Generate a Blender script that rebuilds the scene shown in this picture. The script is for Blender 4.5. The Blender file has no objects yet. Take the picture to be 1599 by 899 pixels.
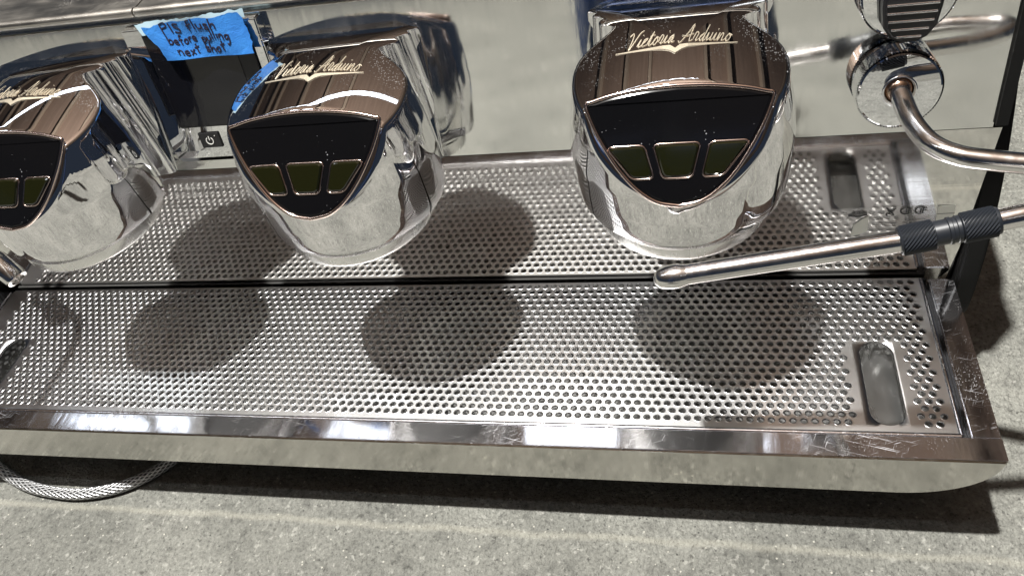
import bpy, bmesh, math, random
import numpy as np
from mathutils import Vector, Matrix
random.seed(7)
S = bpy.context.scene
COL = S.collection

# ------------------------------------------------------------------ camera
# world: x along the machine, y away from the viewer, z up, z = 0 is the drip grille; metres
cam = bpy.data.cameras.new('camera'); camo = bpy.data.objects.new('camera', cam); COL.objects.link(camo)
cam.sensor_width = 36.0; cam.lens = 36.0*1229.86/1599.0; cam.clip_start = 0.02; cam.clip_end = 60
camo.matrix_world = Matrix(((0.97349228, 0.01253424, 0.22837615, 0.0),
                            (0.14368122, 0.74337105, -0.65326502, 0.0),
                            (-0.17795639, 0.66876182, 0.72186505, 0.62),
                            (0, 0, 0, 1)))
S.camera = camo

# ------------------------------------------------------------------ surroundings, lamps, exposure
W = bpy.data.worlds.new('World'); S.world = W; W.use_nodes = True
bg = W.node_tree.nodes['Background']; bg.inputs[0].default_value = (0.28, 0.37, 0.55, 1); bg.inputs[1].default_value = 0.075

def lamp(name, kind, loc, power, color, size, size_y=None, aim=None):
    d = bpy.data.lights.new(name, kind); o = bpy.data.objects.new(name, d); COL.objects.link(o)
    d.energy = power; d.color = color; o.location = loc
    if kind == 'POINT': d.shadow_soft_size = size
    else:
        d.shape = 'RECTANGLE' if size_y else 'DISK'; d.size = size
        if size_y: d.size_y = size_y
        if aim: o.rotation_euler = (Vector(aim)-Vector(loc)).to_track_quat('-Z', 'Y').to_euler()
    return o
# bare high lamp almost straight above the machine; rows of tube fixtures in the hall
lamp('high_lamp', 'POINT', (-1.18, 0.25, 7.0), 6100, (1.0, 0.985, 0.95), 0.10)
lamp('left_tube_row', 'AREA', (-2.15, -0.25, 3.7), 20, (0.88, 0.94, 1.0), 3.9, 0.10, (-2.15, -0.25, 0))
lamp('far_tube_row', 'AREA', (1.6, -3.0, 3.7), 2.5, (0.92, 0.96, 1.0), 1.6, 0.14, (1.6, -3.0, 0))
lamp('rear_tube_row', 'AREA', (-2.1, 2.62, 3.7), 6, (0.84, 0.91, 1.0), 5.0, 0.08, (-2.1, 2.55, 0))

S.view_settings.view_transform = 'Standard'; S.view_settings.look = 'None'
S.view_settings.exposure = 0.0; S.view_settings.gamma = 1.0; S.view_settings.use_curve_mapping = False
S.render.engine = 'CYCLES'
S.cycles.use_denoising = True
S.cycles.max_bounces = 10; S.cycles.glossy_bounces = 8; S.cycles.diffuse_bounces = 3
S.cycles.sample_clamp_indirect = 6.0
S.cycles.caustics_reflective = True; S.cycles.blur_glossy = 0.6

# ------------------------------------------------------------------ materials
def nt(name):
    m = bpy.data.materials.new(name); m.use_nodes = True
    t = m.node_tree; b = t.nodes['Principled BSDF']
    return m, t, b
def N(t, kind, **kw):
    n = t.nodes.new(kind)
    for k, v in kw.items():
        if k.startswith('i_'):
            key = k[2:]; key = int(key) if key.isdigit() else key.replace('_', ' ')
            n.inputs[key].default_value = v
        else: setattr(n, k, v)
    return n
def ramp(t, stops):
    n = t.nodes.new('ShaderNodeValToRGB'); e = n.color_ramp.elements
    while len(e) < len(stops): e.new(0.5)
    for q, (p, c) in zip(e, stops):
        q.position = p; q.color = c if len(c) == 4 else (*c, 1)
    return n
def g(v): return (v, v, v, 1)
def plain(name, col, rough=0.5, metal=0.0, **kw):
    m, t, b = nt(name)
    b.inputs['Base Color'].default_value = (*col, 1); b.inputs['Roughness'].default_value = rough; b.inputs['Metallic'].default_value = metal
    for k, v in kw.items(): b.inputs[k.replace('_', ' ')].default_value = v
    return m

def metal(name, col, r0, r1, scale=(1, 1, 1), smudge=6.0, streak=60.0, bump=0.02, specks=0.0, aniso=0.0, scratch=0.0, lobe=None):
    """metal with uneven polish: smudges and streaks in the roughness, dust specks, fine scratches"""
    m, t, b = nt(name); L = t.links
    tc = N(t, 'ShaderNodeTexCoord'); mp = N(t, 'ShaderNodeMapping'); mp.inputs['Scale'].default_value = scale
    L.new(tc.outputs['Object'], mp.inputs[0])
    n1 = N(t, 'ShaderNodeTexNoise', i_Scale=smudge, i_Detail=5.0, i_Roughness=0.6); L.new(tc.outputs['Object'], n1.inputs['Vector'])
    n2 = N(t, 'ShaderNodeTexNoise', i_Scale=streak, i_Detail=4.0); L.new(mp.outputs[0], n2.inputs['Vector'])
    mx = N(t, 'ShaderNodeMath', operation='MULTIPLY'); L.new(n1.outputs[0], mx.inputs[0]); L.new(n2.outputs[0], mx.inputs[1])
    mr = N(t, 'ShaderNodeMapRange'); mr.inputs[1].default_value = 0.12; mr.inputs[2].default_value = 0.42
    mr.inputs[3].default_value = r0; mr.inputs[4].default_value = r1
    L.new(mx.outputs[0], mr.inputs[0])
    rough = mr.outputs[0]
    b.inputs['Metallic'].default_value = 1.0; b.inputs['Base Color'].default_value = (*col, 1)
    b.inputs['Anisotropic'].default_value = aniso
    if scratch:
        tot = None
        for ang, sc_ in ((0.35, (45, 2400, 2400)), (-0.25, (30, 2000, 2000)), (1.2, (60, 2600, 2600))):
            ms = N(t, 'ShaderNodeMapping'); ms.inputs['Scale'].default_value = sc_; ms.inputs['Rotation'].default_value = (0, 0, ang); ms.vector_type = 'TEXTURE'
            ms.inputs['Scale'].default_value = tuple(1/q for q in sc_); L.new(tc.outputs['Object'], ms.inputs[0])
            nd = N(t, 'ShaderNodeTexNoise', i_Scale=1.0, i_Detail=1.0); L.new(ms.outputs[0], nd.inputs['Vector'])
            rs = ramp(t, [(0.69, g(0)), (0.73, g(1))]); L.new(nd.outputs[0], rs.inputs[0])
            if tot is None: tot = rs.outputs[0]
            else:
                mxm = N(t, 'ShaderNodeMath', operation='MAXIMUM'); L.new(tot, mxm.inputs[0]); L.new(rs.outputs[0], mxm.inputs[1]); tot = mxm.outputs[0]
        pn = N(t, 'ShaderNodeTexNoise', i_Scale=11.0); L.new(tc.outputs['Object'], pn.inputs['Vector'])
        rn = ramp(t, [(0.40, g(0)), (0.6, g(1))]); L.new(pn.outputs[0], rn.inputs[0])
        sm = N(t, 'ShaderNodeMath', operation='MULTIPLY'); L.new(tot, sm.inputs[0]); L.new(rn.outputs[0], sm.inputs[1])
        sa = N(t, 'ShaderNodeMath', operation='MULTIPLY_ADD'); sa.inputs[1].default_value = scratch; L.new(sm.outputs[0], sa.inputs[0]); L.new(rough, sa.inputs[2])
        rough = sa.outputs[0]
    if specks:
        v = N(t, 'ShaderNodeTexVoronoi', i_Scale=620.0, i_Randomness=1.0); L.new(tc.outputs['Object'], v.inputs['Vector'])
        nn = N(t, 'ShaderNodeTexNoise', i_Scale=28.0, i_Detail=2.0); L.new(tc.outputs['Object'], nn.inputs['Vector'])
        th = N(t, 'ShaderNodeMapRange'); th.inputs[1].default_value = 0.46; th.inputs[2].default_value = 0.8; th.inputs[3].default_value = 0.0; th.inputs[4].default_value = 0.34
        L.new(nn.outputs[0], th.inputs[0])
        lt = N(t, 'ShaderNodeMath', operation='LESS_THAN'); L.new(v.outputs['Distance'], lt.inputs[0]); L.new(th.outputs[0], lt.inputs[1])
        sp = N(t, 'ShaderNodeMath', operation='MULTIPLY'); sp.inputs[1].default_value = specks; L.new(lt.outputs[0], sp.inputs[0])
        inv = N(t, 'ShaderNodeMath', operation='SUBTRACT'); inv.inputs[0].default_value = 1.0; L.new(sp.outputs[0], inv.inputs[1])
        L.new(inv.outputs[0], b.inputs['Metallic'])
        mc = N(t, 'ShaderNodeMix', data_type='RGBA'); mc.inputs[6].default_value = (*col, 1); mc.inputs[7].default_value = (0.75, 0.72, 0.68, 1)
        L.new(sp.outputs[0], mc.inputs[0]); L.new(mc.outputs[2], b.inputs['Base Color'])
    L.new(rough, b.inputs['Roughness'])
    if lobe:        # finely ground metal: a sharp and a broad highlight together
        b2 = N(t, 'ShaderNodeBsdfAnisotropic', distribution='BECKMANN'); b2.inputs['Color'].default_value = (*col, 1); b2.inputs['Roughness'].default_value = lobe[0]
        ms_ = N(t, 'ShaderNodeMixShader'); ms_.inputs[0].default_value = lobe[1]
        L.new(b.outputs[0], ms_.inputs[1]); L.new(b2.outputs[0], ms_.inputs[2])
        L.new(ms_.outputs[0], t.nodes['Material Output'].inputs['Surface'])
    if bump:
        bp = N(t, 'ShaderNodeBump'); bp.inputs['Strength'].default_value = bump; bp.inputs['Distance'].default_value = 0.002
        L.new(n2.outputs[0], bp.inputs['Height']); L.new(bp.outputs[0], b.inputs['Normal'])
    return m

CHROME = metal('chrome', (0.88, 0.89, 0.91), 0.004, 0.02, smudge=14, streak=90, bump=0.004, specks=0.0)
CHROME_DUSTY = metal('dusty_chrome', (0.87, 0.865, 0.875), 0.006, 0.03, smudge=14, streak=90, bump=0.004, specks=0.22)
PANEL = metal('polished_panel_steel', (0.85, 0.855, 0.84), 0.03, 0.13, scale=(1, 1, 0.06), smudge=7, streak=160, bump=0.010, specks=0.0)
SPLASH = metal('backsplash_steel', (0.82, 0.81, 0.78), 0.03, 0.09, scale=(0.05, 1, 1), smudge=8, streak=200, bump=0.012)
GRILLE = metal('perforated_steel', (0.72, 0.715, 0.71), 0.11, 0.19, scale=(1, 0.05, 1), smudge=9, streak=160, bump=0.02, lobe=(0.425, 0.68))
FRAME = metal('worn_frame_steel', (0.76, 0.76, 0.79), 0.05, 0.14, scale=(1, 0.15, 1), smudge=16, streak=120, bump=0.03, scratch=0.40, specks=0.45, lobe=(0.36, 0.05))
FRONT = metal('front_ledge_steel', (0.66, 0.645, 0.60), 0.05, 0.18, scale=(1, 1, 0.03), smudge=14, streak=170, bump=0.06)
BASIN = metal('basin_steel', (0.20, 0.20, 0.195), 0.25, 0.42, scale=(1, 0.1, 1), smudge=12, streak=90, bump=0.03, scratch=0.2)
DECK = metal('deck_steel', (0.42, 0.395, 0.355), 0.28, 0.48, scale=(0.3, 1, 1), smudge=24, streak=70, bump=0.04, scratch=0.3, specks=0.6)
TUBE = metal('wand_steel', (0.80, 0.785, 0.77), 0.12, 0.22, smudge=30, streak=140, bump=0.01)
BRASS = plain('warm_ball_metal', (0.62, 0.46, 0.36), 0.15, 1.0)
RIMC = plain('coppery_rim', (0.70, 0.56, 0.50), 0.14, 1.0)
SILVER = plain('emblem_metal', (0.90, 0.80, 0.62), 0.33, 0.88)
BLACKPL = plain('black_plastic', (0.012, 0.012, 0.013), 0.32)
BLACKSIDE = plain('black_side_panel', (0.006, 0.006, 0.006), 0.5, 0.0, Specular_IOR_Level=0.2)
UNDER = plain('dark_underside', (0.02, 0.02, 0.02), 0.6)
RUBBER = plain('dark_grip_rubber', (0.012, 0.014, 0.018), 0.38)
SCREEN = plain('screen_glass', (0.006, 0.006, 0.008), 0.05, 0.0, IOR=1.5)
OLIVE = plain('olive_button', (0.006, 0.0065, 0.0018), 0.08, 0.0, Coat_Weight=0.6)
def dusty_black():
    m, t, b = nt('dusty_black_glass'); L = t.links
    tc = N(t, 'ShaderNodeTexCoord')
    v = N(t, 'ShaderNodeTexVoronoi', i_Scale=260.0); L.new(tc.outputs['Object'], v.inputs['Vector'])
    nn = N(t, 'ShaderNodeTexNoise', i_Scale=30.0); L.new(tc.outputs['Object'], nn.inputs['Vector'])
    th = N(t, 'ShaderNodeMapRange'); th.inputs[1].default_value = 0.48; th.inputs[2].default_value = 0.8; th.inputs[3].default_value = 0.0; th.inputs[4].default_value = 0.24
    L.new(nn.outputs[0], th.inputs[0])
    lt = N(t, 'ShaderNodeMath', operation='LESS_THAN'); L.new(v.outputs['Distance'], lt.inputs[0]); L.new(th.outputs[0], lt.inputs[1])
    mc = N(t, 'ShaderNodeMix', data_type='RGBA'); mc.inputs[6].default_value = (0.003, 0.003, 0.0035, 1); mc.inputs[7].default_value = (0.20, 0.20, 0.21, 1)
    L.new(lt.outputs[0], mc.inputs[0]); L.new(mc.outputs[2], b.inputs['Base Color'])
    b.inputs['Roughness'].default_value = 0.10; b.inputs['Specular IOR Level'].default_value = 0.25
    return m
GLASS = dusty_black()

def tape_mat():
    m, t, b = nt('blue_masking_tape'); L = t.links
    tc = N(t, 'ShaderNodeTexCoord')
    n = N(t, 'ShaderNodeTexNoise', i_Scale=60.0, i_Detail=6.0); L.new(tc.outputs['Object'], n.inputs['Vector'])
    r = ramp(t, [(0.3, (0.018, 0.145, 0.47)), (0.7, (0.03, 0.205, 0.58))]); L.new(n.outputs[0], r.inputs[0]); L.new(r.outputs[0], b.inputs['Base Color'])
    b.inputs['Roughness'].default_value = 0.6
    n2 = N(t, 'ShaderNodeTexNoise', i_Scale=900.0); L.new(tc.outputs['Object'], n2.inputs['Vector'])
    bp = N(t, 'ShaderNodeBump'); bp.inputs['Strength'].default_value = 0.25; bp.inputs['Distance'].default_value = 0.0006
    n3 = N(t, 'ShaderNodeTexNoise', i_Scale=70.0, i_Detail=3.0, i_Distortion=1.5); L.new(tc.outputs['Object'], n3.inputs['Vector'])
    ha = N(t, 'ShaderNodeMath', operation='MULTIPLY_ADD'); L.new(n3.outputs[0], ha.inputs[0]); ha.inputs[1].default_value = 3.0; L.new(n2.outputs[0], ha.inputs[2])
    bp.inputs['Strength'].default_value = 0.35; bp.inputs['Distance'].default_value = 0.0008
    L.new(ha.outputs[0], bp.inputs['Height']); L.new(bp.outputs[0], b.inputs['Normal'])
    return m
TAPE = tape_mat()
TAPE_PALE = plain('pale_tape_edge', (0.42, 0.58, 0.66), 0.6)
INK = plain('marker_ink', (0.012, 0.012, 0.035), 0.55)
PRINT = plain('black_print', (0.01, 0.01, 0.01), 0.6)
PAPER = plain('paper_label', (0.62, 0.62, 0.55), 0.7)
JEANS = plain('blue_denim', (0.02, 0.045, 0.13), 0.8)

def concrete():
    m, t, b = nt('rough_concrete'); L = t.links
    tc = N(t, 'ShaderNodeTexCoord'); V = tc.outputs['Object']
    def noise(s, d=6.0, r=0.55):
        n = N(t, 'ShaderNodeTexNoise', i_Scale=s, i_Detail=d, i_Roughness=r); L.new(V, n.inputs['Vector']); return n.outputs[0]
    big = ramp(t, [(0.30, (0.215, 0.215, 0.19)), (0.5, (0.285, 0.284, 0.252)), (0.70, (0.36, 0.356, 0.315))]); L.new(noise(5.0), big.inputs[0])
    fine = ramp(t, [(0.30, g(0.28)), (0.43, g(0.80)), (0.58, g(1.03)), (0.74, g(1.45))]); L.new(noise(230.0, 4.0, 0.7), fine.inputs[0])
    m1 = N(t, 'ShaderNodeMix', data_type='RGBA', blend_type='MULTIPLY'); m1.inputs[0].default_value = 0.85
    L.new(big.outputs[0], m1.inputs[6]); L.new(fine.outputs[0], m1.inputs[7])
    mid = ramp(t, [(0.34, g(0.62)), (0.47, g(0.95)), (0.62, g(1.06)), (0.72, g(1.18))]); L.new(noise(38.0, 5.0, 0.65), mid.inputs[0])
    m2 = N(t, 'ShaderNodeMix', data_type='RGBA', blend_type='MULTIPLY'); m2.inputs[0].default_value = 0.8
    L.new(m1.outputs[2], m2.inputs[6]); L.new(mid.outputs[0], m2.inputs[7])
    cur = m2.outputs[2]
    def over(mask, col, fac=1.0):
        nonlocal cur
        mm = N(t, 'ShaderNodeMath', operation='MULTIPLY'); mm.inputs[1].default_value = fac; L.new(mask, mm.inputs[0])
        x = N(t, 'ShaderNodeMix', data_type='RGBA'); L.new(mm.outputs[0], x.inputs[0]); L.new(cur, x.inputs[6]); x.inputs[7].default_value = (*col, 1)
        cur = x.outputs[2]
    # pale and dark grit
    v = N(t, 'ShaderNodeTexVoronoi', i_Scale=170.0); L.new(V, v.inputs['Vector'])
    rv = ramp(t, [(0.0, g(1)), (0.13, g(1)), (0.20, g(0))]); L.new(v.outputs['Distance'], rv.inputs[0])
    wn = N(t, 'ShaderNodeSeparateColor'); L.new(v.outputs['Color'], wn.inputs[0])
    for ch, lim, colr, f in ((0, 0.80, (0.62, 0.60, 0.52), 0.9), (1, 0.82, (0.06, 0.06, 0.055), 0.85)):
        gt = N(t, 'ShaderNodeMath', operation='GREATER_THAN'); gt.inputs[1].default_value = lim; L.new(wn.outputs[ch], gt.inputs[0])
        mu = N(t, 'ShaderNodeMath', operation='MULTIPLY'); L.new(gt.outputs[0], mu.inputs[0]); L.new(rv.outputs[0], mu.inputs[1])
        over(mu.outputs[0], colr, f)
    pit = ramp(t, [(0.66, g(0)), (0.72, g(1))]); L.new(noise(95.0, 3.0, 0.6), pit.inputs[0]); over(pit.outputs[0], (0.085, 0.083, 0.072), 0.75)
    pale = ramp(t, [(0.62, g(0)), (0.72, g(1))]); L.new(noise(150.0, 2.0, 0.5), pale.inputs[0]); over(pale.outputs[0], (0.52, 0.51, 0.46), 0.55)
    # spots: rust, faint green, brown damp
    def spot(cx, cy, rad, col, fac):
        mp = N(t, 'ShaderNodeMapping'); mp.inputs['Location'].default_value = (-cx, -cy, 0.0); L.new(V, mp.inputs[0])
        nz = N(t, 'ShaderNodeTexNoise', i_Scale=34.0, i_Detail=4.0); L.new(V, nz.inputs['Vector'])
        ln = N(t, 'ShaderNodeVectorMath', operation='LENGTH'); L.new(mp.outputs[0], ln.inputs[0])
        a = N(t, 'ShaderNodeMath', operation='MULTIPLY_ADD'); L.new(nz.outputs[0], a.inputs[0]); a.inputs[1].default_value = rad*1.6; a.inputs[2].default_value = -rad*0.8
        s = N(t, 'ShaderNodeMath', operation='ADD'); L.new(ln.outputs['Value'], s.inputs[0]); L.new(a.outputs[0], s.inputs[1])
        r = N(t, 'ShaderNodeMapRange'); r.inputs[1].default_value = rad; r.inputs[2].default_value = rad*0.3; r.inputs[3].default_value = 0; r.inputs[4].default_value = 1
        L.new(s.outputs[0], r.inputs[0]); over(r.outputs[0], col, fac)
    spot(-0.224, 0.340, 0.017, (0.50, 0.24, 0.07), 0.65); spot(-0.269, 0.347, 0.009, (0.50, 0.25, 0.08), 0.6)
    spot(-0.10, 0.32, 0.014, (0.42, 0.27, 0.13), 0.4); spot(-0.40, 0.335, 0.05, (0.20, 0.27, 0.18), 0.45)
    spot(-0.75, 0.27, 0.07, (0.16, 0.125, 0.09), 0.7); spot(-0.62, 0.29, 0.04, (0.19, 0.16, 0.12), 0.5)
    # pale trowel ridge running along the machine
    sx = N(t, 'ShaderNodeSeparateXYZ'); L.new(V, sx.inputs[0])
    nz = N(t, 'ShaderNodeTexNoise', i_Scale=14.0, i_Detail=5.0); L.new(V, nz.inputs['Vector'])
    a = N(t, 'ShaderNodeMath', operation='MULTIPLY_ADD'); L.new(nz.outputs[0], a.inputs[0]); a.inputs[1].default_value = 0.014; a.inputs[2].default_value = -0.348
    s = N(t, 'ShaderNodeMath', operation='ADD'); L.new(sx.outputs[1], s.inputs[0]); L.new(a.outputs[0], s.inputs[1])
    ab = N(t, 'ShaderNodeMath', operation='ABSOLUTE'); L.new(s.outputs[0], ab.inputs[0])
    rr = N(t, 'ShaderNodeMapRange'); rr.inputs[1].default_value = 0.0055; rr.inputs[2].default_value = 0.001; rr.inputs[3].default_value = 0; rr.inputs[4].default_value = 1
    L.new(ab.outputs[0], rr.inputs[0])
    over(rr.outputs[0], (0.50, 0.48, 0.40), 0.38)
    L.new(cur, b.inputs['Base Color']); b.inputs['Roughness'].default_value = 0.85
    hb = N(t, 'ShaderNodeMath', operation='MULTIPLY_ADD'); L.new(noise(55.0, 8.0, 0.7), hb.inputs[0]); hb.inputs[1].default_value = 1.6; L.new(noise(260.0, 3.0, 0.7), hb.inputs[2])
    bp = N(t, 'ShaderNodeBump'); bp.inputs['Strength'].default_value = 1.0; bp.inputs['Distance'].default_value = 0.0085
    L.new(hb.outputs[0], bp.inputs['Height']); L.new(bp.outputs[0], b.inputs['Normal'])
    return m
CONCRETE = concrete()
def wood(name, c0, c1):
    m, t, b = nt(name); L = t.links
    tc = N(t, 'ShaderNodeTexCoord'); mp = N(t, 'ShaderNodeMapping'); mp.inputs['Scale'].default_value = (2.2, 0.2, 2.2); L.new(tc.outputs['Object'], mp.inputs[0])
    n = N(t, 'ShaderNodeTexNoise', i_Scale=2.0, i_Detail=6.0); L.new(mp.outputs[0], n.inputs['Vector'])
    r = ramp(t, [(0.3, c0), (0.7, c1)]); L.new(n.outputs[0], r.inputs[0]); L.new(r.outputs[0], b.inputs['Base Color']); b.inputs['Roughness'].default_value = 0.7
    return m
PLANK = wood('brown_ceiling_wood', (0.185, 0.125, 0.092), (0.235, 0.162, 0.120))
JOIST = wood('pale_joist_wood', (0.27, 0.205, 0.15), (0.33, 0.25, 0.185))

def braid():
    m, t, b = nt('braided_steel'); L = t.links
    uv = N(t, 'ShaderNodeUVMap'); sp = N(t, 'ShaderNodeSeparateXYZ'); L.new(uv.outputs[0], sp.inputs[0])
    hs = []
    for sg in (1, -1):
        a = N(t, 'ShaderNodeMath', operation='MULTIPLY_ADD'); L.new(sp.outputs[0], a.inputs[0]); a.inputs[1].default_value = 120.0
        bb = N(t, 'ShaderNodeMath', operation='MULTIPLY'); L.new(sp.outputs[1], bb.inputs[0]); bb.inputs[1].default_value = sg*10.0*2
        L.new(bb.outputs[0], a.inputs[2])
        s = N(t, 'ShaderNodeMath', operation='SINE'); mu = N(t, 'ShaderNodeMath', operation='MULTIPLY'); L.new(a.outputs[0], mu.inputs[0]); mu.inputs[1].default_value = 3.14159
        L.new(mu.outputs[0], s.inputs[0]); hs.append(s.outputs[0])
    mxx = N(t, 'ShaderNodeMath', operation='MAXIMUM'); L.new(hs[0], mxx.inputs[0]); L.new(hs[1], mxx.inputs[1])
    r = ramp(t, [(0.0, g(0.10)), (0.5, g(0.62))]); L.new(mxx.outputs[0], r.inputs[0]); L.new(r.outputs[0], b.inputs['Base Color'])
    b.inputs['Metallic'].default_value = 0.75; b.inputs['Roughness'].default_value = 0.35
    bp = N(t, 'ShaderNodeBump'); bp.inputs['Strength'].default_value = 0.8; bp.inputs['Distance'].default_value = 0.001
    L.new(mxx.outputs[0], bp.inputs['Height']); L.new(bp.outputs[0], b.inputs['Normal'])
    return m
BRAID = braid()

# ------------------------------------------------------------------ mesh helpers
class MB:
    def __init__(s): s.v = []; s.f = []; s.uv = None
    def add(s, vs, fs):
        o = len(s.v); s.v += [tuple(p) for p in vs]; s.f += [tuple(i+o for i in f) for f in fs]; return s
    def box(s, x0, x1, y0, y1, z0, z1):
        return s.add([(x, y, z) for x in (x0, x1) for y in (y0, y1) for z in (z0, z1)],
                     [(0, 1, 3, 2), (4, 6, 7, 5), (0, 4, 5, 1), (2, 3, 7, 6), (0, 2, 6, 4), (1, 5, 7, 3)])
    def tube(s, pts, rad, sides=12, closed=False, flat=None, caps=True):
        P = [Vector(p) for p in pts]; n = len(P); vs = []; fs = []
        up = None; prev = None
        for i, p in enumerate(P):
            a = P[(i-1) % n] if (closed or i > 0) else p
            c = P[(i+1) % n] if (closed or i < n-1) else p
            t = (c-a).normalized()
            if flat is not None:
                nn = Vector(flat[i] if isinstance(flat, list) else flat); nn = (nn-t*nn.dot(t)).normalized()
            elif up is None:
                nn = t.orthogonal().normalized()
            else:
                nn = (up-t*up.dot(t)).normalized()
            up = nn; bb = t.cross(nn)
            r = rad[i] if isinstance(rad, (list, tuple)) else rad
            for k in range(sides):
                an = 2*math.pi*k/sides
                vs.append(p+nn*(math.cos(an)*r*(0.45 if flat is not None else 1))+bb*(math.sin(an)*r))
        m = n if closed else n-1
        for i in range(m):
            for k in range(sides):
                a = i*sides+k; b = i*sides+(k+1) % sides; j = ((i+1) % n)*sides
                fs.append((a, b, j+(k+1) % sides, j+k))
        if caps and not closed:
            fs.append(tuple(range(sides-1, -1, -1))); fs.append(tuple((n-1)*sides+k for k in range(sides)))
        return s.add(vs, fs)
    def lathe(s, prof, M, seg=48, wob=None):
        """prof (r, h) turned about the local z axis of M"""
        vs = []; fs = []
        for i, (r, h) in enumerate(prof):
            for k in range(seg):
                a = 2*math.pi*k/seg; rr = r+(wob(i, k) if wob else 0)
                vs.append(M @ Vector((rr*math.cos(a), rr*math.sin(a), h)))
        for i in range(len(prof)-1):
            for k in range(seg):
                fs.append((i*seg+k, i*seg+(k+1) % seg, (i+1)*seg+(k+1) % seg, (i+1)*seg+k))
        return s.add(vs, fs)
    def prism(s, poly, fn, d0, d1):
        """polygon of (a, b) swept from d0 to d1; fn(a, b, d) gives the point"""
        n = len(poly)
        vs = [fn(a, b, d0) for a, b in poly]+[fn(a, b, d1) for a, b in poly]
        fs = [tuple(range(n)), tuple(range(2*n-1, n-1, -1))]+[(i, i+n, (i+1) % n+n, (i+1) % n) for i in range(n)]
        return s.add(vs, fs)
    def build(s, name, mat, parent=None, smooth=None, bevel=0.0, seg=2, fixn=True, label=None):
        me = bpy.data.meshes.new(name); me.from_pydata(s.v, [], s.f)
        bm = bmesh.new(); bm.from_mesh(me)
        if fixn: bmesh.ops.recalc_face_normals(bm, faces=bm.faces)
        if bevel:
            es = [e for e in bm.edges if len(e.link_faces) == 2 and e.calc_face_angle(0) > 0.6]
            bmesh.ops.bevel(bm, geom=es, offset=bevel, segments=seg, affect='EDGES', clamp_overlap=True)
        bm.to_mesh(me); bm.free()
        if smooth is not None:
            me.polygons.foreach_set('use_smooth', [True]*len(me.polygons))
            me.set_sharp_from_angle(angle=math.radians(smooth))
        me.materials.append(mat)
        o = bpy.data.objects.new(name, me); COL.objects.link(o)
        if parent: o.parent = parent
        if label: o['label'] = label
        return o
def tag(o, label=None, cat=None, group=None, kind=None):
    for k, v in (('label', label), ('category', cat), ('group', group), ('kind', kind)):
        if v: o[k] = v
    return o
def empty(name, loc=(0, 0, 0)):
    o = bpy.data.objects.new(name, None); COL.objects.link(o); o.location = loc; o.empty_display_size = 0.05; return o
def spline(pts, n=8, closed=False):
    P = [np.array(p, float) for p in pts]; out = []; m = len(P)
    for i in range(m if closed else m-1):
        p1, p2 = P[i], P[(i+1) % m]
        p0 = P[i-1] if (closed or i > 0) else 2*p1-p2
        p3 = P[(i+2) % m] if (closed or i < m-2) else 2*p2-p1
        for k in range(n):
            t = k/n
            out.append(0.5*((2*p1)+(-p0+p2)*t+(2*p0-5*p1+4*p2-p3)*t*t+(-p0+3*p1-3*p2+p3)*t**3))
    if not closed: out.append(P[-1])
    return out
def interp(x, xs, ys): return float(np.interp(x, xs, ys))

# ------------------------------------------------------------------ the setting
FZ = -0.13
tag(MB().add([(-8.0, -4.2, FZ), (1.35, -4.2, FZ), (1.35, 3.2, FZ), (-8.0, 3.2, FZ)], [(0, 1, 2, 3)]).build('floor', CONCRETE), kind='structure')
# timber roof high above, seen mirrored in the chrome
CZ = 13.0
ceil = tag(MB().box(-22, 22, -22, 22, CZ, CZ+0.1).build('ceiling', PLANK), kind='structure')
jm = None
for i in range(12):
    if jm is None:
        jm = MB().box(-0.13, 0.13, -22, 22, -0.6, 0.0).build('joist', JOIST, ceil, bevel=0.004)
        j = jm
    else:
        j = jm.copy(); COL.objects.link(j); j.parent = ceil
    j.location = (-19.0+i*3.4+0.9*math.sin(i*2.3), 0, CZ-0.002)

# ------------------------------------------------------------------ espresso machine: body
machine = tag(empty('espresso_machine', (0, 0, 0)), 'three group chrome and steel espresso machine standing on the rough concrete floor', 'espresso machine')
XL, XR = -0.877, 0.243            # inner faces of the side panels
LEAN = math.radians(10.5)
def panel_pt(x, z, d=0.0):        # point on the leaning upper panel, d metres proud of it
    y = 0.5656+math.tan(LEAN)*(z-0.1804)
    return Vector((x, y-d*math.cos(LEAN), z+d*math.sin(LEAN)))
PN = Vector((0, -math.cos(LEAN), math.sin(LEAN)))
BL = math.radians(2.6)
def splash_pt(x, z, d=0.0):
    return Vector((x, 0.5735-math.tan(BL)*z-d, z))
def yz(a, b, d): return (d, a, b)
# upper panel plate
p = [tuple(panel_pt(0, 0.1802))[1:], tuple(panel_pt(0, 0.3262))[1:], (0.615, 0.3262), (0.600, 0.181)]
MB().prism(p, yz, XL+0.003, 0.2335).build('upper_panel', PANEL, machine)
# backsplash, butted under the upper panel with a fine seam
pr = [tuple(splash_pt(0, -0.035))[1:], tuple(splash_pt(0, 0.1797))[1:], (0.595, 0.1797), (0.595, -0.035)]
MB().prism(pr, yz, XL+0.003, 0.2405).build('backsplash', SPLASH, machine)
# cup deck with folded front lip and the joint between its two plates
for x0, x1 in ((-0.95, -0.4925), (-0.4908, 0.232)):
    pr = [(0.6005, 0.3285), (0.598, 0.3305), (0.5975, 0.3335), (0.599, 0.336), (0.602, 0.337), (0.607, 0.3355), (1.02, 0.3355), (1.02, 0.3285)]
    MB().prism(pr, yz, x0, x1).build('cup_deck', DECK, machine, smooth=50)
MB().box(-0.94, 0.231, 0.601, 1.0, 0.3264, 0.3284).build('deck_edge_strip', plain('strip_steel', (0.75, 0.74, 0.7), 0.2, 1.0), machine)
MB().box(-0.87, 0.235, 0.62, 0.98, -0.06, 0.325).build('chassis', UNDER, machine)
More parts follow.
